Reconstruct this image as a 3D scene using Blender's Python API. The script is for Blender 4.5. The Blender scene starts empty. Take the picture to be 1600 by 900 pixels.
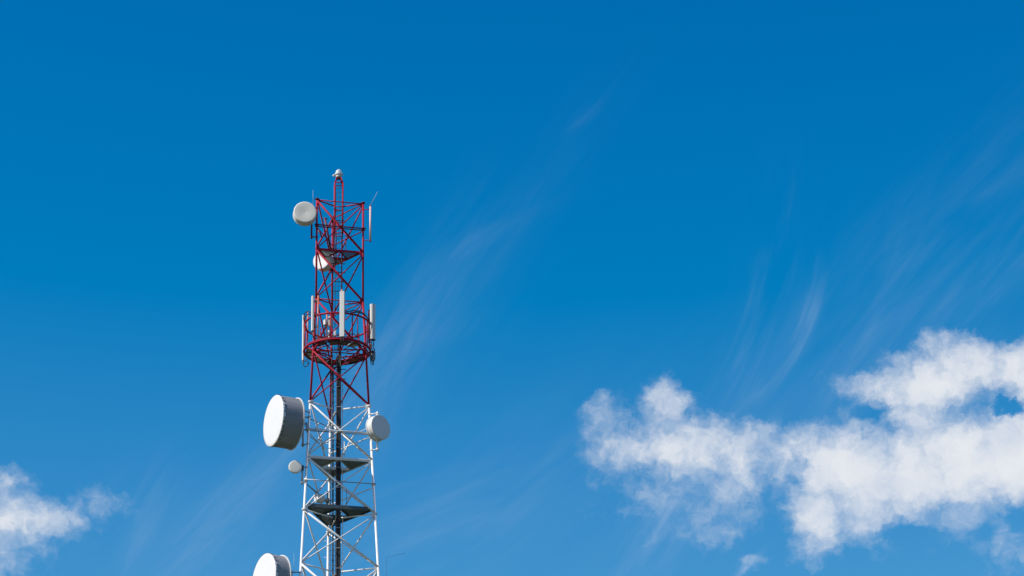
import bpy, math, random
from mathutils import Vector, Matrix

SC = bpy.context.scene
COL = SC.collection
rad = math.radians

# ------------------------------------------------------------------ camera
PITCH, ROLL, FPX = rad(23.7337), rad(-1.0514), 5000.0      # focal length in pixels of a 1600 px wide picture
CAM = Vector((0.0, 0.0, 1.6))
_U = Vector((1, 0, 0)); _V = Vector((0, -math.sin(PITCH), math.cos(PITCH)))
FW = Vector((0, math.cos(PITCH), math.sin(PITCH)))
RIGHT = _U * math.cos(ROLL) + _V * math.sin(ROLL)
UP = -_U * math.sin(ROLL) + _V * math.cos(ROLL)
cd = bpy.data.cameras.new("camera"); cam = bpy.data.objects.new("camera", cd); COL.objects.link(cam)
m3 = Matrix((RIGHT, UP, -FW)).transposed()
cam.matrix_world = Matrix.Translation(CAM) @ m3.to_4x4()
cd.sensor_width = 36.0; cd.lens = FPX / 1600 * 36.0
cd.clip_start = 0.5; cd.clip_end = 20000
SC.camera = cam

def ray(px, py):
    return (FW * FPX + RIGHT * (px - 800) + UP * (450 - py)).normalized()
def at(px, py, Y):
    """Point on the vertical plane y = Y seen at that direction."""
    d = ray(px, py)
    return CAM + d * ((Y - CAM.y) / d.y)
def pixel(P):
    v = P - CAM; w = v.dot(FW)
    return 800 + FPX * v.dot(RIGHT) / w, 450 - FPX * v.dot(UP) / w

# ------------------------------------------------------------------ light
SUN_EL, SUN_LEFT = 42.0, 66.0        # elevation; angle from «towards the camera» round to the left
sdir = Vector((-math.sin(rad(SUN_LEFT)) * math.cos(rad(SUN_EL)), -math.cos(rad(SUN_LEFT)) * math.cos(rad(SUN_EL)), math.sin(rad(SUN_EL))))
sl = bpy.data.lights.new("sun", "SUN"); sl.energy = 5.0; sl.angle = rad(0.53); sl.color = (1.0, 0.95, 0.88)
so = bpy.data.objects.new("sun", sl); COL.objects.link(so)
so.rotation_euler = (-sdir).to_track_quat("-Z", "Y").to_euler()

SC.view_settings.view_transform = "Standard"; SC.view_settings.look = "None"
SC.cycles.use_denoising = True; SC.cycles.use_adaptive_sampling = False
SC.view_settings.exposure = 0.0; SC.view_settings.gamma = 1.0
SC.view_settings.use_curve_mapping = False

# ------------------------------------------------------------------ world: clear deep sky with cumulus and cirrus
W = bpy.data.worlds.new("World"); SC.world = W; W.use_nodes = True
NT = W.node_tree; NT.nodes.clear()
def N(t, **k):
    n = NT.nodes.new(t)
    for a, b in k.items(): setattr(n, a, b)
    return n
def setin(s, v):
    if hasattr(v, "is_output"): NT.links.new(v, s)
    else: s.default_value = v
def M(op, a, b=0.0, c=None, clamp=False):
    n = N("ShaderNodeMath", operation=op, use_clamp=clamp)
    setin(n.inputs[0], a); setin(n.inputs[1], b)
    if c is not None: setin(n.inputs[2], c)
    return n.outputs[0]
def VM(op, a, b=None, c=None, out=0):
    n = N("ShaderNodeVectorMath", operation=op)
    setin(n.inputs[0], a)
    if b is not None: setin(n.inputs[1], b)
    if c is not None: setin(n.inputs[2], c)
    return n.outputs[out]
def noise(vec, scale, detail=8.0, rough=0.55, dist=0.0, color=False, lac=2.0):
    n = N("ShaderNodeTexNoise"); n.noise_dimensions = "3D"
    setin(n.inputs["Vector"], vec); n.inputs["Scale"].default_value = scale
    n.inputs["Detail"].default_value = detail; n.inputs["Roughness"].default_value = rough
    n.inputs["Distortion"].default_value = dist; n.inputs["Lacunarity"].default_value = lac
    return n.outputs["Color" if color else "Fac"]
def smooth(x, a, b, lo=0.0, hi=1.0):
    n = N("ShaderNodeMapRange", interpolation_type="SMOOTHSTEP"); setin(n.inputs[0], x)
    n.inputs[1].default_value = a; n.inputs[2].default_value = b; n.inputs[3].default_value = lo; n.inputs[4].default_value = hi
    return n.outputs[0]

sky = N("ShaderNodeTexSky"); sky.sky_type = "NISHITA"; sky.sun_disc = False
sky.sun_elevation = rad(SUN_EL); sky.sun_rotation = math.atan2(sdir.x, sdir.y)
sky.altitude = 0; sky.air_density = 1.0; sky.dust_density = 0.3; sky.ozone_density = 3.0
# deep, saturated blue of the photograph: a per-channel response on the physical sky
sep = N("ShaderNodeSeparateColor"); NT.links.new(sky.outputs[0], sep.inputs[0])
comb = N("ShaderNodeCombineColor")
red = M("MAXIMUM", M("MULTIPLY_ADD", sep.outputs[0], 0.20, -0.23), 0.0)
red = M("ADD", red, M("MAXIMUM", M("MULTIPLY_ADD", sep.outputs[0], 0.55, -0.80), 0.0))  # extra red added to brighter sky out of view, so ambient light is less cyan
setin(comb.inputs[0], M("MINIMUM", red, 0.42))  # caps on all channels weaken ambient light from bright sky out of view
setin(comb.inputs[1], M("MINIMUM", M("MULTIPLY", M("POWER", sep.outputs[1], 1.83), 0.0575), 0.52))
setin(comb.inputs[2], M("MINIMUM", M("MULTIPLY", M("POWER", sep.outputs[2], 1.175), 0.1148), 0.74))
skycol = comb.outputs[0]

tc = N("ShaderNodeTexCoord")
sx = N("ShaderNodeSeparateXYZ"); NT.links.new(VM("NORMALIZE", tc.outputs["Generated"]), sx.inputs[0])
CE = math.cos(PITCH)
# sky coordinates in degrees: u = azimuth, v = elevation
u_ = M("MULTIPLY", M("ARCTAN2", sx.outputs[0], sx.outputs[1]), math.degrees(1) * CE)
v_ = M("MULTIPLY", M("ARCSINE", sx.outputs[2]), math.degrees(1))
cxyz = N("ShaderNodeCombineXYZ"); setin(cxyz.inputs[0], u_); setin(cxyz.inputs[1], v_)
UV = cxyz.outputs[0]
def uv(px, py):
    d = ray(px, py)
    return math.degrees(math.atan2(d.x, d.y)) * CE, math.degrees(math.asin(d.z))
S = 1 / 87.3          # degrees per picture pixel

# warped coordinates for ragged cloud edges
wn = noise(UV, 0.55, 4.0, 0.55, color=True)
UVw = VM("ADD", UV, VM("MULTIPLY", VM("SUBTRACT", wn, (0.5, 0.5, 0.5)), (1.0, 1.0, 0.0)))
wn2 = noise(UV, 2.6, 5.0, 0.6, color=True)
UVw = VM("ADD", UVw, VM("MULTIPLY", VM("SUBTRACT", wn2, (0.5, 0.5, 0.5)), (0.50, 0.50, 0.0)))
wn3 = noise(UV, 9.0, 4.0, 0.6, color=True)
UVw = VM("ADD", UVw, VM("MULTIPLY", VM("SUBTRACT", wn3, (0.5, 0.5, 0.5)), (0.16, 0.16, 0.0)))

def blobs(items, base):
    out = None
    for (px, py, rx, ry, w) in items:
        cu, cv = uv(px, py)
        q = VM("MULTIPLY", VM("SUBTRACT", base, (cu, cv, 0.0)), (1 / (rx * S), 1 / (ry * S), 0.0))
        f = M("MULTIPLY_ADD", VM("DOT_PRODUCT", q, q, out=1), -w, w)
        out = f if out is None else M("SMOOTH_MAX", out, f, 0.25)
    return M("MAXIMUM", out, -1.5)

CUM = [  # right-hand cloud bank
    (952, 668, 56, 44, .50), (1042, 636, 42, 48, .50), (988, 692, 80, 44, .66), (1080, 704, 105, 50, .78), (1170, 710, 75, 46, .72),
    (1110, 765, 105, 55, .16), (1240, 705, 50, 40, .35),
    (1310, 735, 105, 85, 1.05), (1272, 808, 58, 68, .88), (1345, 790, 80, 60, .55), (1400, 752, 140, 80, 1.05), (1500, 715, 120, 90, 1.1), (1600, 700, 120, 105, 1.25), (1660, 690, 120, 120, 1.2),
    (1520, 790, 60, 50, .35), (1440, 606, 120, 60, 1.0), (1500, 570, 70, 52, .9), (1370, 600, 70, 34, .5), (1600, 575, 70, 50, .8), (1440, 668, 80, 44, .65),
    (0, 805, 64, 74, .50), (60, 808, 64, 38, .48), (5, 752, 36, 32, .36), (0, 870, 50, 60, .22), (140, 806, 30, 16, .06),
    (1180, 884, 16, 6, .08), (1585, 850, 40, 24, .10),
]
HOLES = [(1572, 628, 38, 13, .95), (1244, 742, 22, 24, .5), (1358, 655, 34, 24, .6), (1225, 662, 60, 28, .35), (1400, 830, 60, 14, .4)]
fieldv = blobs(CUM, UVw)
holev = M("MAXIMUM", blobs(HOLES, UVw), 0.0)
fb = noise(VM("MULTIPLY_ADD", wn2, (0.5, 0.5, 0.0), UV), 1.15, 9.0, 0.60)
fb2 = noise(UVw, 4.2, 7.0, 0.62)
dens = M("ADD", M("SUBTRACT", fieldv, holev), M("MULTIPLY_ADD", fb, 2.5, -1.25))
dens = M("ADD", dens, M("MULTIPLY_ADD", fb2, 0.45, -0.225))
cum = M("MULTIPLY", M("POWER", smooth(dens, -0.40, 1.10), 1.3), 0.97)
soft = noise(UVw, 1.0, 3.0, 0.5)
shade = M("ADD", smooth(dens, 0.3, 1.5, 0.35, 0.75), M("MULTIPLY_ADD", soft, 1.6, -0.8))
ccol = N("ShaderNodeMix", data_type="RGBA"); ccol.clamp_factor = True; setin(ccol.inputs[0], shade)
ccol.inputs[6].default_value = (0.60, 0.67, 0.79, 1); ccol.inputs[7].default_value = (0.83, 0.85, 0.88, 1)

def streak(px, py, ang, length, width, curve, amt, sc=1.0, seed=0.0):
    """A fan of fine cirrus fibres: direction ANG in degrees, extents in picture pixels."""
    cu, cv = uv(px, py)
    r = VM("SUBTRACT", UV, (cu, cv, 0.0))
    ca, sa = math.cos(rad(ang)), math.sin(rad(ang))
    s = VM("DOT_PRODUCT", r, (ca, sa, 0.0), out=1); t = VM("DOT_PRODUCT", r, (-sa, ca, 0.0), out=1)
    t = M("ADD", t, M("MULTIPLY", M("MULTIPLY", s, s), curve))
    g = M("ADD", M("POWER", M("ABSOLUTE", M("DIVIDE", s, length * S)), 2.0), M("POWER", M("ABSOLUTE", M("DIVIDE", t, width * S)), 2.0))
    g = M("EXPONENT", M("MULTIPLY", g, -1.0))
    c = N("ShaderNodeCombineXYZ"); setin(c.inputs[0], M("MULTIPLY", s, 0.22)); setin(c.inputs[1], t); c.inputs[2].default_value = seed
    f = smooth(noise(c.outputs[0], 1.1 * sc, 3.0, 0.5, 0.5), 0.32, 0.75)
    c2 = VM("MULTIPLY", c.outputs[0], (1.6, 3.4, 1.0))
    f = M("MULTIPLY", f, smooth(noise(c2, 1.3 * sc, 5.0, 0.6, 0.6), 0.25, 0.75, 0.25, 1.5))
    return M("MULTIPLY", M("MULTIPLY", g, f), amt)
STREAKS = [
    (700, 430, 50, 120, 22, 0.12, .32, 1.3, 1.0), (650, 500, 54, 190, 60, 0.0, .24, 1.0, 3.0), (820, 310, 50, 200, 45, 0.0, .06, 1.0, 2.0), (640, 590, 50, 170, 60, 0.0, .16, .9, 21.0),
    (1240, 545, 58, 140, 13, -0.12, 0.95, 1.0, 4.0), (1180, 520, 66, 170, 40, -0.06, .30, 1.2, 5.0), (1290, 570, 54, 170, 50, -0.04, .32, 1.3, 17.0), (1400, 480, 48, 260, 90, 0.0, .24, 1.0, 6.0),
    (1510, 360, 38, 260, 70, 0.0, .18, 1.0, 7.0), (1560, 450, 44, 200, 70, 0.0, .24, 1.0, 18.0), (1010, 850, 52, 150, 34, 0.0, .8, 1.2, 8.0), (1100, 800, 44, 170, 60, 0.0, .5, 1.0, 9.0),
    (400, 780, 45, 240, 60, 0.0, .34, 1.0, 10.0), (180, 850, 62, 110, 45, 0.0, .45, 1.0, 11.0), (910, 188, 40, 34, 9, 0.0, .22, 1.6, 12.0), (330, 860, 50, 160, 50, 0.0, .3, 1.0, 19.0),
    (560, 860, 20, 300, 90, 0.0, .34, .7, 13.0), (740, 830, 40, 260, 80, 0.0, .2, .8, 14.0), (1168, 885, 42, 26, 6, 0.0, .8, 1.6, 15.0),
    (600, 620, 70, 120, 50, 0.0, .24, .8, 16.0),
]
cir = None
for a_ in STREAKS:
    f = streak(*a_); cir = f if cir is None else M("ADD", cir, f)
cir = M("MINIMUM", M("MULTIPLY", cir, 0.37), 0.6)

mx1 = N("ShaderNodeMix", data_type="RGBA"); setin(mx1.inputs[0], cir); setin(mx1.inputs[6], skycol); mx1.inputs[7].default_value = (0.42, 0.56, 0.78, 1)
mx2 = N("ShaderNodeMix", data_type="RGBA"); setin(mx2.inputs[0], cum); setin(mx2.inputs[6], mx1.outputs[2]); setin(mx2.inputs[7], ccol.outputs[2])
# the mixed-in colours are radiances; the Background strength scales everything
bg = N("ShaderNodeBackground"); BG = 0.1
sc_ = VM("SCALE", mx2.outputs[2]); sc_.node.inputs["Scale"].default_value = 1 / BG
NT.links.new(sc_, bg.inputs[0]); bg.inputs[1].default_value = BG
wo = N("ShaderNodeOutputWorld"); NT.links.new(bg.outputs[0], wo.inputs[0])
W.cycles.sampling_method = "MANUAL"; W.cycles.sample_map_resolution = 512

# ------------------------------------------------------------------ materials
MATS = {}
def mat(name, col, rough=0.5, metal=0.0, var=0.12, scale=3.0, stain=None, stain_amt=0.0, stretch=(1, 1, 1), spec=0.5, coat=0.0, bump=0.0):
    m = bpy.data.materials.new(name); m.use_nodes = True; t = m.node_tree
    b = t.nodes["Principled BSDF"]; b.inputs["Roughness"].default_value = rough; b.inputs["Metallic"].default_value = metal
    b.inputs["Specular IOR Level"].default_value = spec; b.inputs["Coat Weight"].default_value = coat
    g = t.nodes.new("ShaderNodeNewGeometry"); mp = t.nodes.new("ShaderNodeMapping"); mp.inputs["Scale"].default_value = stretch
    t.links.new(g.outputs["Position"], mp.inputs[0])
    n = t.nodes.new("ShaderNodeTexNoise"); n.inputs["Scale"].default_value = scale; n.inputs["Detail"].default_value = 6; n.inputs["Roughness"].default_value = .65
    t.links.new(mp.outputs[0], n.inputs["Vector"])
    r = t.nodes.new("ShaderNodeMapRange"); t.links.new(n.outputs["Fac"], r.inputs[0])
    r.inputs[1].default_value = .3; r.inputs[2].default_value = .7; r.inputs[3].default_value = 1 - var; r.inputs[4].default_value = 1 + var * .5
    mu = t.nodes.new("ShaderNodeMix"); mu.data_type = "RGBA"; mu.blend_type = "MULTIPLY"; mu.inputs[0].default_value = 1
    mu.inputs[6].default_value = (*col, 1); t.links.new(r.outputs[0], mu.inputs[7])
    out = mu.outputs[2]
    if stain:
        n2 = t.nodes.new("ShaderNodeTexNoise"); n2.inputs["Scale"].default_value = scale * 1.7; n2.inputs["Detail"].default_value = 8; n2.inputs["Roughness"].default_value = .7
        t.links.new(mp.outputs[0], n2.inputs["Vector"])
        r2 = t.nodes.new("ShaderNodeMapRange"); t.links.new(n2.outputs["Fac"], r2.inputs[0])
        r2.inputs[1].default_value = .52; r2.inputs[2].default_value = .68; r2.inputs[4].default_value = stain_amt
        m2 = t.nodes.new("ShaderNodeMix"); m2.data_type = "RGBA"; t.links.new(r2.outputs[0], m2.inputs[0]); t.links.new(out, m2.inputs[6]); m2.inputs[7].default_value = (*stain, 1)
        out = m2.outputs[2]
    t.links.new(out, b.inputs["Base Color"])
    if bump:
        bp = t.nodes.new("ShaderNodeBump"); bp.inputs["Strength"].default_value = bump; bp.inputs["Distance"].default_value = .01
        t.links.new(n.outputs["Fac"], bp.inputs["Height"]); t.links.new(bp.outputs[0], b.inputs["Normal"])
    MATS[name] = m
    return m
mat("red_paint", (0.38, 0.015, 0.036), .6, spec=.18, var=.15, stain=(.30, .02, .03), stain_amt=.35)
mat("white_paint", (0.82, 0.81, 0.78), .6, spec=.2, var=.06, stain=(.6, .56, .48), stain_amt=.25)
mat("faded_orange", (0.80, 0.24, 0.12), .5, var=.15, stain=(.5, .16, .08), stain_amt=.4)
mat("galvanised", (0.42, 0.44, 0.45), .45, metal=.35, var=.2, scale=6, stain=(.25, .2, .15), stain_amt=.3)
mat("dark_steel", (0.06, 0.055, 0.055), .5, metal=.3, var=.3, scale=6)
mat("dark_red", (0.16, 0.012, 0.02), .5, var=.3, scale=6)
mat("slate_grating", (0.07, 0.10, 0.115), .6, var=.2, scale=5)
mat("steel_grating", (0.17, 0.20, 0.22), .55, var=.2, scale=5, metal=.2)
mat("grey_grating", (0.46, 0.48, 0.45), .6, var=.25, scale=5, stain=(.12, .08, .06), stain_amt=.6)
mat("brown_grating", (0.16, 0.09, 0.08), .6, var=.3, scale=5)
mat("radome_white", (0.72, 0.72, 0.715), .5, var=.03, scale=2)
mat("radome_beige", (0.86, 0.80, 0.68), .5, var=.06, scale=2.5, stain=(.6, .55, .45), stain_amt=.25)
mat("radome_grey", (0.72, 0.71, 0.66), .5, var=.06, scale=2.5)
mat("dish_shell", (0.74, 0.73, 0.69), .45, var=.08, scale=2.5, stain=(.5, .42, .3), stain_amt=.45)
mat("shroud_grey", (0.30, 0.31, 0.32), .6, spec=.2, metal=.1, var=.15, scale=1.2, stain=(.10, .105, .11), stain_amt=.4, stretch=(.35, .35, 2.2))
mat("black_cable", (0.018, 0.019, 0.022), .45, var=.2, scale=6)
mat("panel_grey", (0.68, 0.66, 0.60), .45, var=.03, scale=.8)
mat("pink_tube", (0.80, 0.52, 0.45), .5, var=.06)
mat("whip_grey", (0.50, 0.55, 0.62), .4, var=.05)
mat("concrete", (0.32, 0.31, 0.29), .85, var=.2, scale=1.5)
mat("grass", (0.04, 0.065, 0.022), .9, var=.5, scale=.6, stain=(.10, .085, .04), stain_amt=.6)
gm = bpy.data.materials.new("beacon_glass"); gm.use_nodes = True; MATS["beacon_glass"] = gm
_b = gm.node_tree.nodes["Principled BSDF"]; _b.inputs["Base Color"].default_value = (.86, .93, .97, 1); _b.inputs["Roughness"].default_value = .12; _b.inputs["Transmission Weight"].default_value = .45

# ------------------------------------------------------------------ mesh building
ORIGIN = {}
class MB:
    def __init__(s): s.v = []; s.f = []; s.sm = []
    def add(s, vs, fs, sm):
        o = len(s.v); s.v += [Vector(p) for p in vs]
        for i, f in enumerate(fs): s.f.append([o + k for k in f]); s.sm.append(sm if isinstance(sm, bool) else sm[i])
        return s
    def tube(s, p, q, r, n=10, r2=None, caps=True):
        p, q = Vector(p), Vector(q); a = (q - p).normalized(); r2 = r if r2 is None else r2
        e = a.cross(Vector((0, 0, 1)) if abs(a.z) < .95 else Vector((1, 0, 0))).normalized(); g = a.cross(e)
        vs, fs, sm = [], [], []
        for c, rr in ((p, r), (q, r2)):
            for k in range(n):
                t = 2 * math.pi * k / n; vs.append(c + (e * math.cos(t) + g * math.sin(t)) * rr)
        for k in range(n): fs.append([k, (k + 1) % n, n + (k + 1) % n, n + k]); sm.append(True)
        if caps: fs += [list(range(n))[::-1], list(range(n, 2 * n))]; sm += [False, False]
        return s.add(vs, fs, sm)
    def path(s, pts, r, n=8, closed=False):
        pts = [Vector(p) for p in pts]; L = len(pts); vs, fs = [], []
        for i, p in enumerate(pts):
            a = (pts[(i + 1) % L] - pts[i - 1]) if closed else (pts[min(i + 1, L - 1)] - pts[max(i - 1, 0)])
            a.normalize(); e = a.cross(Vector((0, 0, 1)) if abs(a.z) < .9 else Vector((0, 1, 0))).normalized(); g = a.cross(e)
            for k in range(n):
                t = 2 * math.pi * k / n; vs.append(p + (e * math.cos(t) + g * math.sin(t)) * r)
        for i in range(L if closed else L - 1):
            j = (i + 1) % L
            for k in range(n): fs.append([i * n + k, i * n + (k + 1) % n, j * n + (k + 1) % n, j * n + k])
        sm = [True] * len(fs)
        if not closed: fs += [list(range(n))[::-1], [(L - 1) * n + k for k in range(n)]]; sm += [False, False]
        return s.add(vs, fs, sm)
    def box(s, c, ax, ay, az, hx, hy, hz, bev=0.0):
        """Box with half sizes along three axes; BEV chamfers the edges running along az."""
        c = Vector(c); ax, ay, az = Vector(ax).normalized(), Vector(ay).normalized(), Vector(az).normalized()
        b = bev
        ring = [(-hx + b, -hy), (hx - b, -hy), (hx, -hy + b), (hx, hy - b), (hx - b, hy), (-hx + b, hy), (-hx, hy - b), (-hx, -hy + b)] if b else [(-hx, -hy), (hx, -hy), (hx, hy), (-hx, hy)]
        n = len(ring); vs = [c + ax * x + ay * y + az * z for z in (-hz, hz) for x, y in ring]
        fs = [[k, (k + 1) % n, n + (k + 1) % n, n + k] for k in range(n)] + [list(range(n))[::-1], list(range(n, 2 * n))]
        return s.add(vs, fs, False)
    def lathe(s, c, axis, prof, n=48, smooth_=True):
        """PROF: (distance along axis, radius) pairs."""
        c, a = Vector(c), Vector(axis).normalized()
        e = a.cross(Vector((0, 0, 1)) if abs(a.z) < .95 else Vector((1, 0, 0))).normalized(); g = a.cross(e)
        vs, fs = [], []
        for d, r in prof:
            for k in range(n):
                t = 2 * math.pi * k / n; vs.append(c + a * d + (e * math.cos(t) + g * math.sin(t)) * max(r, 1e-4))
        for i in range(len(prof) - 1):
            for k in range(n): fs.append([i * n + k, i * n + (k + 1) % n, (i + 1) * n + (k + 1) % n, (i + 1) * n + k])
        return s.add(vs, fs, smooth_)
    def prism(s, poly, th):
        """Flat polygon of world points extruded downwards by TH."""
        n = len(poly); vs = [Vector(p) for p in poly] + [Vector(p) - Vector((0, 0, th)) for p in poly]
        fs = [list(range(n)), list(range(n, 2 * n))[::-1]] + [[k, n + k, n + (k + 1) % n, (k + 1) % n] for k in range(n)]
        return s.add(vs, fs, False)
    def build(s, name, m, parent=None, origin=None):
        o_ = ORIGIN[parent.name] if parent is not None else Vector(origin if origin is not None else s.v[0])
        me = bpy.data.meshes.new(name); me.from_pydata([v - o_ for v in s.v], [], s.f)
        me.polygons.foreach_set("use_smooth", s.sm); me.materials.append(MATS[m]); me.update()
        import bmesh
        bm = bmesh.new(); bm.from_mesh(me); bmesh.ops.recalc_face_normals(bm, faces=bm.faces); bm.to_mesh(me); bm.free()
        ob = bpy.data.objects.new(name, me); COL.objects.link(ob); ORIGIN[ob.name] = o_
        if parent is not None: ob.parent = parent
        else: ob.location = o_
        return ob
def tag(o, label, cat=None, group=None, kind=None):
    if label: o["label"] = label
    if cat: o["category"] = cat
    if group: o["group"] = group
    if kind: o["kind"] = kind
    return o
def thing(name, loc, label, cat, group=None):
    o = bpy.data.objects.new(name, None); COL.objects.link(o); o.location = loc; o.empty_display_size = .2
    ORIGIN[o.name] = Vector(loc)
    return tag(o, label, cat, group)

# ------------------------------------------------------------------ ground
g = MB(); GN = 40
vs = [(-6000 + 12000 * i / GN, -6000 + 12000 * j / GN, 0) for j in range(GN + 1) for i in range(GN + 1)]
g.add(vs, [[j * (GN + 1) + i, j * (GN + 1) + i + 1, (j + 1) * (GN + 1) + i + 1, (j + 1) * (GN + 1) + i] for j in range(GN) for i in range(GN)], False)
go = g.build("ground", "grass", origin=(0, 0, 0)); tag(go, None, kind="structure")

# ------------------------------------------------------------------ tower
AX, AY = -8.834, 148.0
YAW = 13.835
ZN = [71.34, 68.57, 65.87, 63.0, 60.21, 57.3, 54.5, 51.72]
W0, KW = 2.391, 0.09848
LEG_AZ = {"L": 210 + YAW, "R": 330 + YAW, "B": 90 + YAW}
def wid(z): return W0 + max(0.0, ZN[2] - z) * KW
def lp(leg, z, rr=1.0, out=0.0):
    r = wid(z) / math.sqrt(3) * rr + out; a = rad(LEG_AZ[leg]); return Vector((AX + r * math.cos(a), AY + r * math.sin(a), z))
def lpy(leg, py):
    lo, hi = 40.0, 80.0
    for _ in range(50):
        mid = (lo + hi) / 2
        if pixel(lp(leg, mid))[1] > py: lo = mid
        else: hi = mid
    return lp(leg, lo)
def axis(z): return Vector((AX, AY, z))

TW = thing("lattice_tower", (AX, AY, 0), "tall triangular lattice tower of red and white tubes with a round platform", "tower")
z = ZN[-1]; LOW = [z]; h = 3.4
while z > 0:
    z -= h; h *= 1.20
    if z < 6: z = 0
    LOW.append(max(z, 0))
LOW[-1] = 0.45
ALLN = ZN + LOW[1:]
FB = 4                                   # level where the red section starts

def leg_part(leg):
    red = MB().tube(lp(leg, ZN[2]), lp(leg, ZN[0] + .06), .052, 14).tube(lp(leg, ZN[FB]), lp(leg, ZN[2]), .054, 14)
    lo = red.build("leg", "red_paint", TW); lo["label"] = "red upper section of tower leg"
    wht = MB().tube(lp(leg, LOW[-1]), lp(leg, ZN[FB]), .085, 16, .055)
    wo_ = wht.build("leg", "white_paint", TW); wo_["label"] = "white lower section of tower leg"
    for i, zz in enumerate(ALLN):
        par, mt = (lo, "red_paint") if i < FB else (wo_, "white_paint")
        p = lp(leg, zz); d = (lp(leg, zz + .5) - p).normalized()
        if i == 0:
            MB().tube(p + d * .04, p + d * .10, .115, 14, .07).build("leg_cap", "dark_red", par)
        elif i in (4, 6) or i > 7:
            b = MB().tube(p - d * .035, p - d * .004, .115, 16).tube(p, p + d * .03, .115, 16)
            for k in range(6):
                t = k * math.pi / 3; q = p + Vector((.09 * math.cos(t), .09 * math.sin(t), 0)); b.tube(q - d * .06, q + d * .055, .012, 6)
            b.build("flange", "white_paint", par)
        # gusset plates towards the two neighbours
        for other in [l for l in "LRB" if l != leg]:
            q = lp(other, zz); e = (q - p).normalized(); nrm = e.cross(Vector((0, 0, 1)))
            MB().box(p + e * .10 - Vector((0, 0, .05 if i == 0 else 0)), e, nrm, (0, 0, 1), .075, .008, .10 if i == 0 else .13).build("gusset", mt, par)
    return lo, wo_
LEGS = {l: leg_part(l) for l in "LRB"}
# step bolts on the rear leg
for key, za, zb in (("red", ZN[4], ZN[0]), ("white", 40.0, ZN[4])):
    zz = za + .2
    while zz < zb:
        p = lp("B", zz); a_ = Vector((1, -.15, 0)).normalized(); s_ = 1 if int(zz / .42) % 2 else -1
        MB().tube(p + a_ * .04 * s_, p + a_ * .20 * s_, .011, 6).build("step_bolt", "dark_red" if key == "red" else "white_paint", LEGS["B"][0 if key == "red" else 1]); zz += .42

def member(name, p, q, r, m, trim=.05, double=False):
    d = (q - p).normalized(); return MB().tube(p + d * trim, q - d * trim, r, 10).build(name, m, TW)
for i in range(len(ALLN) - 1):
    z0, z1 = ALLN[i], ALLN[i + 1]; m_ = "red_paint" if i < FB else "white_paint"
    for a, b in (("L", "R"), ("R", "B"), ("B", "L")):
        off = lambda l, k, zz: lp(l, zz)
        # the falling L>R, R>B and B>L members are stouter than the ones crossing them
        nrm = (lp(b, z0) - lp(a, z0)).cross(Vector((0, 0, 1))).normalized() * .035
        MB().tube(lp(a, z0 - .05) + nrm, lp(b, z1 + .05) + nrm, {"LR": .046, "RB": .036, "BL": .046}[a + b] if i < 7 else .055, 10).build("brace", m_, TW)
        MB().tube(lp(b, z0 - .05) - nrm, lp(a, z1 + .05) - nrm, {"LR": .030, "RB": .034, "BL": .040}[a + b] if i < 7 else .055, 10).build("brace", m_, TW)
# horizontals round the tower
for i in (0, 2, 3, 5):
    for a, b in (("L", "R"), ("R", "B"), ("B", "L")):
        member("horizontal_strut", lp(a, ZN[i]), lp(b, ZN[i]), .028, "red_paint" if i < FB else "white_paint")
# spokes from the legs to the axis
for i in (0, 2, 3, 4, 6, 7):
    for l in "LRB":
        c = axis(ZN[i] + .02)
        d = (c - lp(l, ZN[i])).normalized()
        MB().tube(lp(l, ZN[i]) + d * .05, c - d * .26, .036, 10).build("spoke_strut", "red_paint" if i < FB else "white_paint", TW)
# mid-bay horizontals
def zat(leg, py): return lpy(leg, py).z
midz = [(zat("L", 352), "red_paint", .036, True), (zat("L", 671), "white_paint", .036, True), (zat("L", 750), "galvanised", .024, False)]
for k, (zz, m_, r_, dbl) in enumerate(midz):
    out = Vector((0, 0, 0))
    nrm = (lp("R", zz) - lp("L", zz)).cross(Vector((0, 0, 1))).normalized() * .09
    d = (lp("R", zz) - lp("L", zz)).normalized()
    MB().tube(lp("L", zz) + nrm - d * .12, lp("R", zz) + nrm + d * .12, r_, 10).build("horizontal_strut", "dark_red" if k == 0 else m_, TW)
    if dbl:
        MB().tube(lp("L", zz - .02) - nrm - d * .05, lp("R", zz - .02) - nrm + d * .08, r_ * .8, 10).build("horizontal_strut", "dark_red" if k == 0 else "galvanised", TW)
    zr = zz - (.16 if k else .1)
    member("horizontal_strut", lp("R", zr), lp("B", zr), .028, m_ if k < 2 else "white_paint")
    member("horizontal_strut", lp("L", zr), lp("B", zr), .024, m_ if k < 2 else "galvanised")
    for l in "LR":
        MB().tube(lp(l, zz) - Vector((0, 0, .07)), lp(l, zz) + Vector((0, 0, .07)), .095, 12).build("clamp", "dark_red" if k == 0 else "white_paint", TW)

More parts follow.
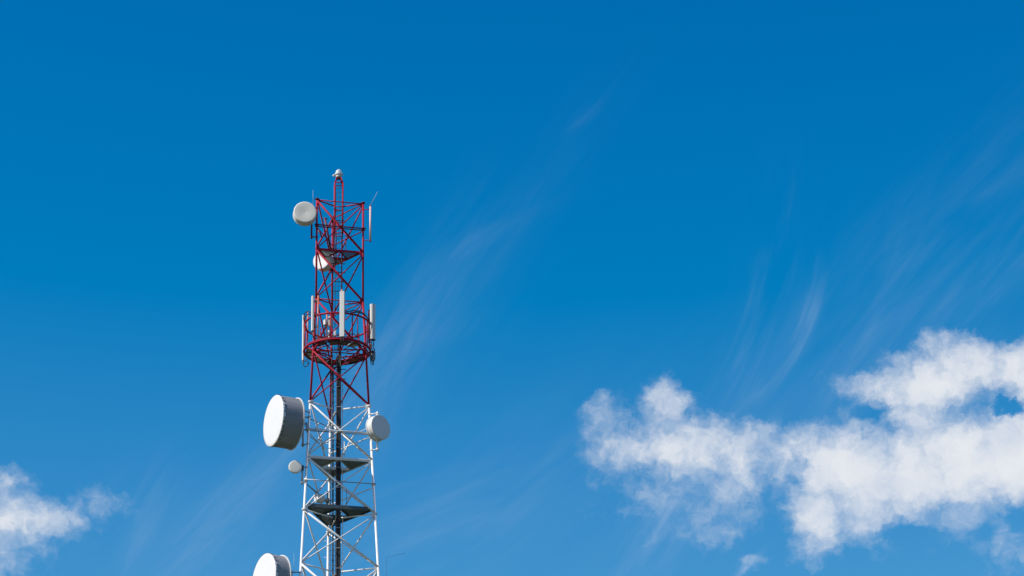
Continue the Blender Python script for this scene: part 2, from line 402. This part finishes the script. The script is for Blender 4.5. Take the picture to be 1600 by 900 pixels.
# corner platforms
def platform(i, zz, m_plate, m_edge, m_front, beam, fill=.97):
    root = MB().tube(axis(zz) + Vector((-.2, 0, 0)), axis(zz) + Vector((.2, 0, 0)), .012, 6).build("corner_platform", m_edge, TW)
    pts = {l: lp(l, zz, fill) for l in "LRB"}
    mid = {a + b: (pts[a] + pts[b]) / 2 for a, b in (("L", "R"), ("R", "B"), ("L", "B"))}
    mid["RL"], mid["BR"], mid["BL"] = mid["LR"], mid["RB"], mid["LB"]
    for l, (a, b) in (("L", "RB"), ("R", "LB"), ("B", "LR")):
        p, q, r = pts[l], mid[l + a], mid[l + b]
        p1 = p + (q - p) * .10; p2 = p + (r - p) * .10
        if i != 1: MB().prism([p1, q, r, p2], .03).build("grating", m_plate, root)
        else:                                   # open bar grating
            gb = MB()
            for k in range(15):
                t = (k + .5) / 15; e0 = p1.lerp(q, t); e1 = p2.lerp(r, t); d = (e1 - e0)
                gb.box((e0 + e1) / 2, d, d.cross(Vector((0, 0, 1))), (0, 0, 1), d.length / 2, .017, .012)
            gb.build("grating", m_plate, root)
        for (e0, e1, mm) in ((q, r, m_edge), (p1, q, m_front if set(l + a) == {"L", "R"} else m_edge), (p2, r, m_front if set(l + b) == {"L", "R"} else m_edge)):
            d = (e1 - e0).normalized(); n_ = d.cross(Vector((0, 0, 1)))
            MB().box((e0 + e1) / 2 - Vector((0, 0, beam * .3)), d, n_, (0, 0, 1), (e1 - e0).length / 2 + .01, .022, beam).build("edge_beam", mm, root)
platform(1, ZN[1] + .08, "steel_grating", "red_paint", "red_paint", .055, .93)
platform(5, ZN[5] + .02, "steel_grating", "white_paint", "white_paint", .07, .98)
platform(6, ZN[6] + .30, "slate_grating", "slate_grating", "slate_grating", .09, .95)

# ladder and cable trunk inside
def ladder(pa, pb, hw, ang, m_, step=.26, r=.016, rr=.008):
    ax_ = Vector((math.cos(rad(ang)), math.sin(rad(ang)), 0)); b = MB()
    for s_ in (-1, 1): b.tube(pa + ax_ * hw * s_, pb + ax_ * hw * s_, r, 6)
    L = (pb - pa).length; n = int(L / step)
    for k in range(n):
        p = pa.lerp(pb, (k + .5) / n); b.tube(p - ax_ * hw, p + ax_ * hw, rr, 5)
    return b.build("ladder", m_, TW)
LAD_TOP = at(529.5, 290, AY - .05); LAD_MID = at(529, 548, AY - .05)
ladder(Vector((LAD_TOP.x, AY - .05, LAD_MID.z)), LAD_TOP, .16, 10, "dark_steel")
MB().tube(Vector((LAD_TOP.x - .02, AY + .12, LAD_MID.z)), LAD_TOP + Vector((-.02, .17, 0)), .010, 6).build("safety_rail", "dark_steel", TW)
lt = at(522.5, 540, AY + .02)
ladder(Vector((lt.x - .10, AY + .02, .6)), Vector((lt.x, AY + .02, lt.z)), .13, 20, "dark_steel")
# wide cable brackets
for k, py in enumerate([345, 412, 426, 440, 455, 577, 592]):
    p = at(528.5, py, AY); e = Vector((1, .12, 0)).normalized()
    MB().box(p, e, Vector((-.12, 1, 0)), (0, 0, 1), .38, .02, .014).build("cable_bracket", "dark_steel", TW)
for k in range(14):
    p = at(530.8 - k * .12, 604 + k * 31.5, AY - .16); e = Vector((1, .0, 0))
    MB().box(p, e, (0, 1, 0), (0, 0, 1), .17, .012, .013).build("cable_bracket", "galvanised", TW)
rt = at(535.3, 600, AY - .03); rb = at(535.3, 900, AY - .03)
MB().tube(Vector((rb.x + (rb.x - rt.x) * 3, AY - .03, 20)), rt, .018, 8).build("cable_rail", "galvanised", TW)

# beacon mast
MC = at(529.2, 287, AY - .05); ZT = MC.z; ZB = zat("L", 352) - .1
ma = rad(7); ex = Vector((math.cos(ma), math.sin(ma), 0)); ey = Vector((-math.sin(ma), math.cos(ma), 0)); hw = .205
corners = [ex * a * hw + ey * b * hw for a, b in ((-1, -1), (1, -1), (1, 1), (-1, 1))]
mc = Vector((MC.x, AY, 0)); MZ = lambda zz: Vector((mc.x, AY, zz))
for k, c in enumerate(corners):
    zlow = ZB if k < 2 else ZN[1]
    MB().tube(MZ(zlow) + c, MZ(ZT) + c, .036 if k < 2 else .026, 8).build("mast_rail", "red_paint", TW)
for zz in (ZT, ZN[0] - .05, ZN[0] - .95, ZB):
    for k in range(4):
        MB().tube(MZ(zz) + corners[k], MZ(zz) + corners[(k + 1) % 4], .028, 8).build("mast_tie", "red_paint", TW)
for c in corners:
    MB().tube(MZ(ZT) + c, MZ(ZT + .34) + c * .5, .032, 8).build("mast_tie", "red_paint", TW)
MB().lathe(MZ(ZT + .30), (0, 0, 1), [(0, 0), (0, .13), (.05, .14), (.05, 0)], 20, False).build("mast_top_plate", "dark_red", TW)
# vertical inner tubes below the mast
for px, y0, y1, r_, m_ in ((525.5, 362, 412, .02, "dark_red"), (534.3, 358, 458, .034, "red_paint"), (540.5, 368, 395, .02, "red_paint")):
    a = at(px, y0, AY + .25); b = at(px, y1, AY + .25)
    MB().tube(a, Vector((a.x, a.y, b.z)), r_, 8).build("inner_tube", m_, TW)

# ring platform -------------------------------------------------------------
RC = at(526.8, 549.5, AY); ZF = RC.z; ZR = at(526.3, 509, AY).z
RCX = RC.x; RR = 1.66
def rp(deg, zz, r=RR):   # 0 = right, 90 = away from the camera, 270 = towards it
    return Vector((RCX + r * math.cos(rad(deg)), AY + r * math.sin(rad(deg)), zz))
RP = MB().path([rp(k * 5, ZF) for k in range(72)], .060, 10, True).build("ring_platform", "red_paint", TW)
MB().path([rp(k * 5, ZR) for k in range(72)], .048, 10, True).build("guard_rail", "red_paint", RP)
MB().path([rp(k * 5, ZF + .10, RR * .98) for k in range(72)], .02, 8, True).build("toe_rail", "dark_red", RP)
MB().path([rp(k * 5, ZF - .08, RR * .93) for k in range(72)], .032, 10, True).build("floor_ring", "dark_steel", RP)
MB().path([rp(k * 6, ZF - .04, RR * .62) for k in range(60)], .03, 8, True).build("floor_ring", "red_paint", RP)
for a in (15, 52, 88, 125, 160, 197, 232, 262, 300, 338):
    MB().tube(rp(a, ZF), rp(a, ZR), .032, 8).build("guard_post", "red_paint", RP)
def sector(a0, a1, r0, r1, m_, dz=-.03):
    n = 8; A = [a0 + (a1 - a0) * k / n for k in range(n + 1)]
    MB().prism([rp(a, ZF + dz, r1) for a in A] + [rp(a, ZF + dz, r0) for a in A[::-1]], .025).build("floor_grating", m_, RP)
sector(118, 158, RR * .64, RR * .95, "grey_grating"); sector(160, 200, RR * .64, RR * .92, "grey_grating"); sector(75, 116, RR * .64, RR * .95, "brown_grating")
sector(25, 72, RR * .64, RR * .95, "brown_grating"); sector(255, 300, RR * .64, RR * .95, "brown_grating"); sector(302, 322, RR * .64, RR * .95, "grey_grating"); sector(222, 250, RR * .72, RR * .95, "brown_grating")
for a in range(0, 360, 30):
    MB().tube(rp(a + 7, ZF - .09, RR * .30), rp(a + 7, ZF - .09, RR * .95), .024, 8).build("joist", "red_paint" if a % 60 else "dark_red", RP)
for l in "LRB":                       # brackets carrying the ring
    a = LEG_AZ[l]
    for da in (-16, 16):
        MB().tube(lp(l, ZN[3] + .0), rp(a + da, ZF - .04, RR * .97), .042, 8).build("bracket", "red_paint", RP)
    MB().tube(lp(l, ZN[3] + 1.15), rp(a, ZR, RR), .022, 8).build("bracket", "red_paint", RP)
for a, b in ((205, 335), (335, 85), (85, 205)):
    MB().tube(rp(a, ZF - .14, RR * .8), rp(b, ZF - .14, RR * .8), .035, 8).build("floor_beam", "red_paint", RP)
for a, b in ((200, 262), (262, 318)):
    MB().tube(rp(a, ZF + .30, RR * .9), rp(b, ZF + .30, RR * .9), .018, 8).build("knee_rail", "dark_red", RP)
# hoses looped along the top of the guard rail
for (a0, a1, dz, dr) in ((158, 238, .42, .03), (166, 232, .30, -.03), (285, 350, .22, -.02), (296, 345, .12, .05), (50, 112, .15, -.02)):
    pts = [rp(a0 + (a1 - a0) * k / 16, ZR + dz * math.sin(math.pi * k / 16) + .05 + .02 * math.sin(k * 1.9), RR + dr) for k in range(17)]
    MB().path(pts, .028, 7).build("hose", "black_cable", RP)

# ------------------------------------------------------------------ concrete footing
for l in "LRB":
    p = lp(l, .45); f = MB().box((p.x, p.y, .22), (1, 0, 0), (0, 1, 0), (0, 0, 1), .8, .8, .23, .05)
    f.build("footing", "concrete", TW)

# ------------------------------------------------------------------ feeder cables
cab0 = at(529.6, 548, AY - .10); cab1 = at(529.8, 900, AY - .10)
slope = (cab1.x - cab0.x) / (cab1.z - cab0.z)
rnd = random.Random(4)
for k in range(8):
    ox = (-.098 + .0285 * k); oy = rnd.uniform(-.03, .03)
    pts = []; zz = cab0.z + rnd.uniform(-.3, .35)
    x0 = cab0.x + ox
    z_ = zz
    while z_ > .3:
        pts.append(Vector((cab0.x + slope * (z_ - cab0.z) * .25 + ox + rnd.uniform(-.004, .004), AY - .10 + oy, z_))); z_ -= 1.4
    pts.append(Vector((pts[-1].x, pts[-1].y, .1)))
    ob = MB().path(pts, .0175, 8).build("feeder_cable", "black_cable", origin=pts[-1])
    tag(ob, "black feeder cable in the bundle running down the middle of the tower", "cable", "feeder cables down the middle of the tower")
for k in range(2):
    e0, e1 = at(519.6 + k * 1.4, 575, AY + .75), at(519.6 + k * 1.0, 900, AY + .95)
    e1 = e0 + (e1 - e0) * ((e0.z - .2) / (e0.z - e1.z))
    tag(MB().tube(e1, e0, .021, 8).build("feeder_cable", "black_cable", origin=e1), "black feeder cable close beside the rear leg of the tower", "cable", "feeder cables beside the rear leg")

# ------------------------------------------------------------------ equipment
def facing(psi): return Vector((-math.sin(rad(psi)), -math.cos(rad(psi)), 0))
def bracket(root, p, q, m_, r=.032):
    b = MB().tube(p, q, r, 8); d = (q - p).normalized()
    for c in (p, q):
        b.box(c, d, d.cross(Vector((0, 0, 1))), (0, 0, 1), .055, .07, .035)
        for s_ in (-1, 1): b.tube(c + Vector((0, 0, .02 * s_)) - d * .09, c + Vector((0, 0, .02 * s_)) + d * .09, .008, 5)
    return b.build("mount_bracket", m_, root)
def dish(fx, fy, Y, dia, depth, psi, label, m_face, m_drum, leg=None, pipe=None, cone=0.0, group=None, springs=0, m_pipe="galvanised", back=.35, brk=None, rim=True):
    """Drum dish whose face centre is seen at (fx, fy); PIPE = (x, y0, y1, Y) of its mounting pipe."""
    c = at(fx, fy, Y); n = facing(psi); r = dia / 2
    root = thing("dish_antenna", c - n * depth - Vector((0, 0, r)), label, "dish antenna", group)
    MB().lathe(c, n, [(-.012, r * 1.0), (.004, r * .985), (.010 - cone * .05, r * .9), (.012 - cone * .4, r * .5), (.014 - cone, 0)], 64).build("radome", m_face, root)
    MB().lathe(c, n, [(-.014, r * 1.003), (-.05, r * 1.004)], 64).lathe(c, n, [(-.05, r * .992), (-depth, r * .992)], 64).build("drum", m_drum, root)
    if rim: MB().lathe(c, n, [(-depth + .02, r * .995), (-depth + .02, r * 1.03), (-depth - .03, r * 1.03), (-depth - .03, r * .9)], 64, False).build("rim", "dish_shell", root)
    prof = [(-depth - back * (1 - t * t), r * t) for t in (.97, .85, .7, .5, .3, .15)] + [(-depth - back - .12, .09), (-depth - back - .12, 0)]
    MB().lathe(c, n, prof, 40).build("reflector_back", "dish_shell", root)
    if springs:
        b = MB(); up = Vector((0, 0, 1)); sd = n.cross(up)
        rr_ = random.Random(7)
        for k in range(springs):
            t = 2 * math.pi * (k + rr_.uniform(-.2, .2)) / springs; e = sd * math.cos(t) + up * math.sin(t)
            L_ = rr_.uniform(.05, .22)
            b.tube(c + e * (r * 1.012) - n * .01, c + e * (r * 1.004) - n * (.05 + L_), .016, 5, .006)
        b.build("radome_springs", "dark_steel", root)
        b = MB(); pts = []
        for k in range(96):
            t = 2 * math.pi * k / 96; e = sd * math.cos(t) + up * math.sin(t)
            pts.append((c + e * r * 1.008 + n * .0, c + e * r * (1.012) - n * (.035 + rr_.random() ** 2 * .11)))
        vs = [p for pr in pts for p in pr]; fs = [[2 * k, (2 * k + 2) % 192, (2 * k + 3) % 192, 2 * k + 1] for k in range(96)]
        b.add(vs, fs, True); b.build("radome_skirt", m_face, root)
    if pipe:
        px, y0, y1, PY = pipe; a = at(px, y0, PY); b_ = at(px, y1, PY); zb = b_.z
        MB().tube(Vector((a.x, a.y, zb)), a, .048, 10).build("mount_pipe", m_pipe, root)
        hub = c - n * (depth + back + .05)
        hp = Vector((a.x, a.y, min(max(hub.z, zb + .1), a.z - .08)))
        MB().tube(hub, hp, .05, 8).build("pivot_arm", m_pipe, root)
        MB().box(hp, (1, 0, 0), (0, 1, 0), (0, 0, 1), .075, .075, .12, .02).build("pivot_block", "dark_steel" if m_pipe != "white_paint" else "galvanised", root)
        if leg:
            for zz in (a.z - .07, zb + .10):
                bracket(root, Vector((a.x, a.y, zz)), lp(leg, zz), brk or m_pipe)
    return root, c, n
yL = lp("L", 70).y; yR = lp("R", 58).y
# drum dish high on the left leg
r1, c1, n1 = dish(476.8, 331.2, yL - .62, 1.16, .40, -8, "beige drum dish at the top of the red section, beside the left leg", "radome_beige", "dish_shell",
     leg="L", pipe=(487.2, 323, 373, yL - .02), cone=.035, m_pipe="dark_red", back=.12)
# dish behind the red lattice
yB = lp("B", 68).y
dish(502.5, 406.0, AY + .15, 1.02, .34, 28, "white drum dish half hidden behind the red lattice below the corner platform", "radome_white", "dish_shell",
     leg="B", pipe=(515.5, 385, 424, yB - .15), cone=.02, m_pipe="dark_steel", back=.15)
yLm = lp("L", 59).y
dish(427.0, 657.3, yLm - .35, 2.56, 1.10, 63, "huge white dish with deep dark shroud, whole in view, left of the white section", "radome_white", "shroud_grey",
     leg="L", pipe=(473.6, 650, 698, yLm + .05), springs=34, back=.06, m_pipe="galvanised")
dish(411.8, 906.5, lp("L", 51).y - .35, 2.60, .80, 59, "huge white dish with ragged rim, cut off by the bottom of the picture", "radome_white", "shroud_grey",
     leg="L", pipe=(455.8, 892, 938, lp("L", 51).y - .02), springs=34, back=.06, m_pipe="white_paint", brk="galvanised")
dish(595.3, 667.3, yR - .30, 1.27, .37, -46, "grey faced drum dish on the right leg of the white section", "radome_grey", "dish_shell",
     leg="R", pipe=(589.5, 643.5, 705, yR - .1), cone=.0, m_pipe="white_paint", back=.08)
dish(461.6, 729, lp("L", 57).y - .25, .64, .07, -12, "small pale round dish on a short pipe, left of the white section", "radome_beige", "dish_shell",
     leg="L", pipe=(472.3, 728, 757, lp("L", 56).y), cone=.0, m_pipe="galvanised", back=.08)
dish(494.0, 778, AY + .0, .46, .30, 60, "small white dish inside the tower just above the lower dark platform", "radome_white", "dish_shell",
     pipe=(512, 768, 792, AY + .45), m_pipe="galvanised", back=.2)

# panel antennas
def panel(px, y0, y1, Y, w, d, psi, label, polex=None, poley=None, poleY=None, m_pole="faded_orange", jumper=True):
    top = at(px, y0, Y); bot = at(px, y1, Y); n = facing(psi); s_ = n.cross(Vector((0, 0, 1)))
    h_ = (top.z - bot.z); c = Vector((top.x, Y, (top.z + bot.z) / 2))
    root = thing("panel_antenna", (c.x, c.y, bot.z), label, "panel antenna", "panel antennas round the ring platform")
    MB().box(c, s_, n, (0, 0, 1), w / 2, d / 2, h_ / 2, min(w, d) * .22).build("radome", "panel_grey", root)
    MB().box(c - Vector((0, 0, h_ / 2 + .022)), s_, n, (0, 0, 1), w / 2 * .9, d / 2 * .85, .02).build("end_cap", "dark_steel", root)
    b = MB()
    for k in (-1, 1):
        q = c - Vector((0, 0, h_ / 2 + .04)) + s_ * w * .22 * k; b.tube(q, q - Vector((0, 0, .09)), .018, 7)
    b.build("connectors", "galvanised", root)
    if polex:
        a = at(polex, poley[0], poleY); e = at(polex, poley[1], poleY); pt = Vector((a.x, poleY, a.z)); pb = Vector((a.x, poleY, e.z))
        MB().tube(pb, pt, .034, 10).build("mount_pole", m_pole, root)
        for f in (.12, .85):
            zz = bot.z + h_ * f
            if pb.z < zz < pt.z:
                q = Vector((c.x, c.y, zz)) - n * d / 2; t_ = Vector((pt.x, pt.y, zz))
                MB().tube(q, t_, .022, 6).box((q + t_) / 2, (t_ - q), (t_ - q).cross(Vector((0, 0, 1))), (0, 0, 1), (t_ - q).length / 2, .03, .05).build("mount_bracket", "dark_steel", root)
    if jumper:
        for k in (-1, 1):
            q = c - Vector((0, 0, h_ / 2 + .12)) + s_ * w * .22 * k; tgt = Vector((RCX, AY, ZF))
            dirn = (tgt - q); dirn.z = 0; dirn.normalize()
            pts = [q, q - Vector((0, 0, .14)) + dirn * .02, q - Vector((0, 0, .26)) + dirn * .10, q - Vector((0, 0, .24)) + dirn * .24, q - Vector((0, 0, .10)) + dirn * .36]
            MB().path(pts, .014, 6).build("jumper_cable", "black_cable", root)
    return root
panel(474.4, 493, 563, AY + 1.05, .13, .10, 115, "narrow white panel antenna at the far left edge of the ring, seen edge on", 481, (489, 532), AY + .95)
panel(488.9, 463, 517, AY - 1.35, .17, .13, 75, "short panel antenna beside an orange pole, just left of the red leg", 497.2, (462, 531), AY - 1.38)
panel(535.0, 455.5, 526, AY - 1.78, .25, .12, 8, "tall pale panel antenna facing forward at the front of the ring", 534, (452.5, 530), AY - 1.60)
panel(582.3, 476, 530.5, AY - .25, .27, .20, -38, "thick panel antenna on the right edge of the ring with cables below it", 576.5, (484, 536), AY - .2, m_pole="dark_red")
# remote units and small boxes
def unit(px, py, Y, w, d, h_, psi, label, m_="panel_grey", fins=True):
    c = at(px, py, Y); n = facing(psi); s_ = n.cross(Vector((0, 0, 1)))
    root = thing("radio_unit", c - Vector((0, 0, h_ / 2)), label, "radio unit", "radio units on the ring platform")
    MB().box(c, s_, n, (0, 0, 1), w / 2, d / 2, h_ / 2, .02).build("housing", m_, root)
    if fins:
        b = MB()
        for k in range(7): b.box(c + s_ * w * (-.42 + .14 * k) + n * (d / 2 + .015), s_, n, (0, 0, 1), .006, .015, h_ * .42)
        b.build("cooling_fins", m_, root)
    MB().box(c + Vector((0, 0, h_ / 2 + .012)), s_, n, (0, 0, 1), w / 2 * .8, d / 2 * .7, .01).build("lid", "dish_shell", root)
    b = MB()
    for k in (-1, 0, 1): b.tube(c - Vector((0, 0, h_ / 2)) + s_ * w * .25 * k, c - Vector((0, 0, h_ / 2 + .25)) + s_ * w * .2 * k, .014, 6)
    b.build("connectors", "black_cable", root)
    MB().box(c - n * (d / 2 + .03), s_, n, (0, 0, 1), w * .3, .03, h_ * .35).build("back_plate", "dark_steel", root)
    return root
unit(516.2, 503, AY - .35, .20, .16, .52, 15, "tall pale radio unit above the ring floor, right of the orange pole")
unit(508.0, 504, AY - .40, .16, .14, .25, 40, "small white box clamped left of the tall radio unit", fins=False)
unit(514.0, 523, AY - .45, .09, .09, .42, 20, "slim white unit standing below the tall radio unit", m_="radome_white", fins=False)
unit(523.5, 521, AY - .42, .12, .10, .30, 0, "small white box low beside the ladder on the ring platform", m_="radome_white", fins=False)
unit(582.8, 556, AY + .0, .18, .14, .48, -40, "grey radio unit hanging below the right hand panel antenna", m_="galvanised")
pa = at(510.8, 487, AY - .3); pb = at(510.8, 530, AY - .3)
MB().tube(Vector((pa.x, pa.y, pb.z)), pa, .034, 10).build("equipment_pole", "faded_orange", TW)
for px, y0, y1, Y_ in ((559, 497, 529, AY + .9), (571.5, 508, 541, AY + .4), (575.8, 486, 528, AY + .1), (501, 512, 530, AY + .8)):
    pa = at(px, y0, Y_); pb = at(px, y1, Y_); MB().tube(Vector((pa.x, pa.y, pb.z)), pa, .026, 8).build("equipment_pole", "red_paint", TW)
# tangle of jumper cables under the right panel and at the far left
for (x0, y0, x1, y1, Y_) in ((579, 533, 583, 566, AY - .2), (584, 534, 586, 552, AY - .2), (577, 540, 580, 570, AY - .1), (477, 562, 481, 569, AY + 1.0), (480, 558, 476, 566, AY + 1.0), (586, 545, 580, 566, AY - .15)):
    a = at(x0, y0, Y_); b = at(x1, y1, Y_); mid_ = (a + b) / 2 + Vector((rnd.uniform(-.12, .12), rnd.uniform(-.1, .1), 0))
    MB().path([a, a.lerp(mid_, .6), mid_, b.lerp(mid_, .4), b], .018, 6).build("jumper_cable", "black_cable", TW)
MB().box(at(579.5, 541, AY - .25), (1, 0, 0), (0, 1, 0), (0, 0, 1), .05, .05, .12).build("clamp", "faded_orange", TW)

# omni antenna tube on the right leg
za = zat("R", 327.5); zb = zat("R", 375.5); yT = lp("R", 70).y
a = at(578.7, 322.5, yT); b = at(578.7, 377.5, yT)
om = thing("tube_antenna", Vector((a.x, yT, b.z)), "pink tube antenna held out from the right leg on two arms", "antenna")
MB().tube(Vector((a.x, yT, b.z + .06)), a, .050, 12).build("tube", "pink_tube", om)
MB().tube(Vector((a.x, yT, b.z)), Vector((a.x, yT, b.z + .058)), .054, 12).tube(a + Vector((0, 0, .002)), a + Vector((0, 0, .06)), .054, 12, .04).build("end_cap", "dark_red", om)
for zz in (za, zb):
    MB().tube(lp("R", zz), Vector((a.x, yT, zz)), .022, 8).build("mount_arm", "red_paint", om)

# whip antennas
def whip(p0, p1, label, r=.010, base="galvanised"):
    root = thing("whip_antenna", p0, label, "whip antenna", "thin whip antennas")
    MB().tube(p0, p0.lerp(p1, .06), r * 1.8, 8).build("base", base, root)
    MB().tube(p0.lerp(p1, .06), p1, r * 1.2, 6, r * .6).build("rod", "whip_grey", root)
whip(at(489.2, 318, yL - .02), at(489.0, 297, yL - .02), "thin upright whip antenna above the top left drum dish")
whip(a + Vector((0, 0, .05)), at(590.3, 299, yT - .2), "thin whip antenna slanting up from the pink tube antenna", r=.012)
whip(at(459.2, 896, lp("L", 51).y), at(459.2, 864, lp("L", 51).y), "thin upright whip antenna beside the lowest dish", r=.008)
wl = lpy("R", 925); w0 = at(603.5, 925, wl.y); w1 = at(603.8, 871, wl.y); w2 = at(634, 864, wl.y)
wt = thing("wire_antenna", Vector((w0.x, w0.y, wl.z)), "thin dark rod antenna with a side element, right of the lowest right leg", "wire antenna")
MB().tube(wl, Vector((w0.x, w0.y, wl.z)), .018, 8).build("mount_arm", "galvanised", wt)
MB().tube(Vector((w0.x, w0.y, wl.z)), w1, .006, 6).build("rod", "dark_steel", wt)
MB().tube(w1, w2, .005, 6).build("side_element", "dark_steel", wt)
# mounting clutter around the white section
for (x0, y0, x1, y1, Y0, Y1, r_, m_) in (
    (508, 342, 516, 386, AY - .45, AY - .2, .05, "dark_red"), (505.5, 341, 511.5, 342, AY - .45, AY - .45, .04, "dark_red"),
    (497, 357, 503, 371, AY - .5, AY - .45, .04, "dark_red"), (476, 642, 484.5, 645, yLm - .1, yLm, .035, "galvanised"),
    (478, 660, 481, 676, yLm - .1, yLm, .06, "galvanised"), (470, 671, 482, 672, yLm - .1, yLm, .04, "galvanised"),
    (477, 651.5, 515, 667.5, yLm - .05, lp("B", 59).y, .022, "dark_steel"),
    (498, 661, 492, 672, AY - .3, AY - .4, .035, "white_paint"),
    (501, 682, 506, 702, AY + .2, AY + .2, .035, "white_paint"), (500, 697, 512, 690, AY + .3, AY + .4, .028, "white_paint"),
    (509, 691, 524, 684, AY + .4, AY + .2, .030, "white_paint"), (512, 700, 522, 702, AY + .5, AY + .5, .020, "white_paint"),
    (538, 690, 538.5, 713, AY + .3, AY + .3, .020, "white_paint"), (527.5, 684, 527.5, 716, AY + .1, AY + .1, .020, "white_paint"),
    (545, 692, 535, 713, AY + .3, AY + .1, .024, "white_paint"), (483, 681, 500, 694, AY - .2, AY + .1, .018, "galvanised"),
    (562, 674.5, 575, 668.5, yR - .05, yR, .016, "white_paint"), (547, 776, 541, 788, AY + .3, AY + .3, .028, "white_paint"),
    (480, 757, 496, 770, lp("L", 56).y, AY + .1, .018, "dark_steel"), (541.5, 764, 541.5, 788, AY + .2, AY + .2, .01, "dark_steel"),
    (500, 776, 520, 790, AY + .4, AY + .4, .03, "white_paint"), (500, 784, 520, 782, AY + .4, AY + .4, .03, "galvanised")):
    MB().tube(at(x0, y0, Y0), at(x1, y1, Y1), r_, 8).build("mount_tube", m_, TW)

# obstruction beacon
bc = MZ(ZT + .36)
bt = thing("obstruction_light", bc, "white obstruction beacon with clear dome on the very top of the tower", "beacon light")
MB().lathe(bc, (0, 0, 1), [(0, 0), (0, .13), (.05, .16), (.15, .16), (.15, 0)], 24, False).build("base", "dish_shell", bt)
MB().lathe(bc, (0, 0, 1), [(.152, 0), (.152, .215), (.20, .215), (.20, 0)], 24, False).build("collar", "white_paint", bt)
MB().lathe(bc, (0, 0, 1), [(.202, .175), (.27, .18), (.36, .155), (.43, .11), (.47, .05), (.48, 0)], 24).build("dome", "beacon_glass", bt)
MB().lathe(bc, (0, 0, 1), [(.203, 0), (.203, .06), (.38, .06), (.38, 0)], 16).build("lamp", "radome_white", bt)
sp = bc + Vector((-.26, -.05, .10))
MB().tube(bc + Vector((-.1, 0, .10)), sp, .02, 8).lathe(sp, (0, 0, 1), [(-.05, 0), (-.04, .045), (.03, .06), (.05, .04), (.06, 0)], 16).build("side_lamp", "radome_beige", bt)
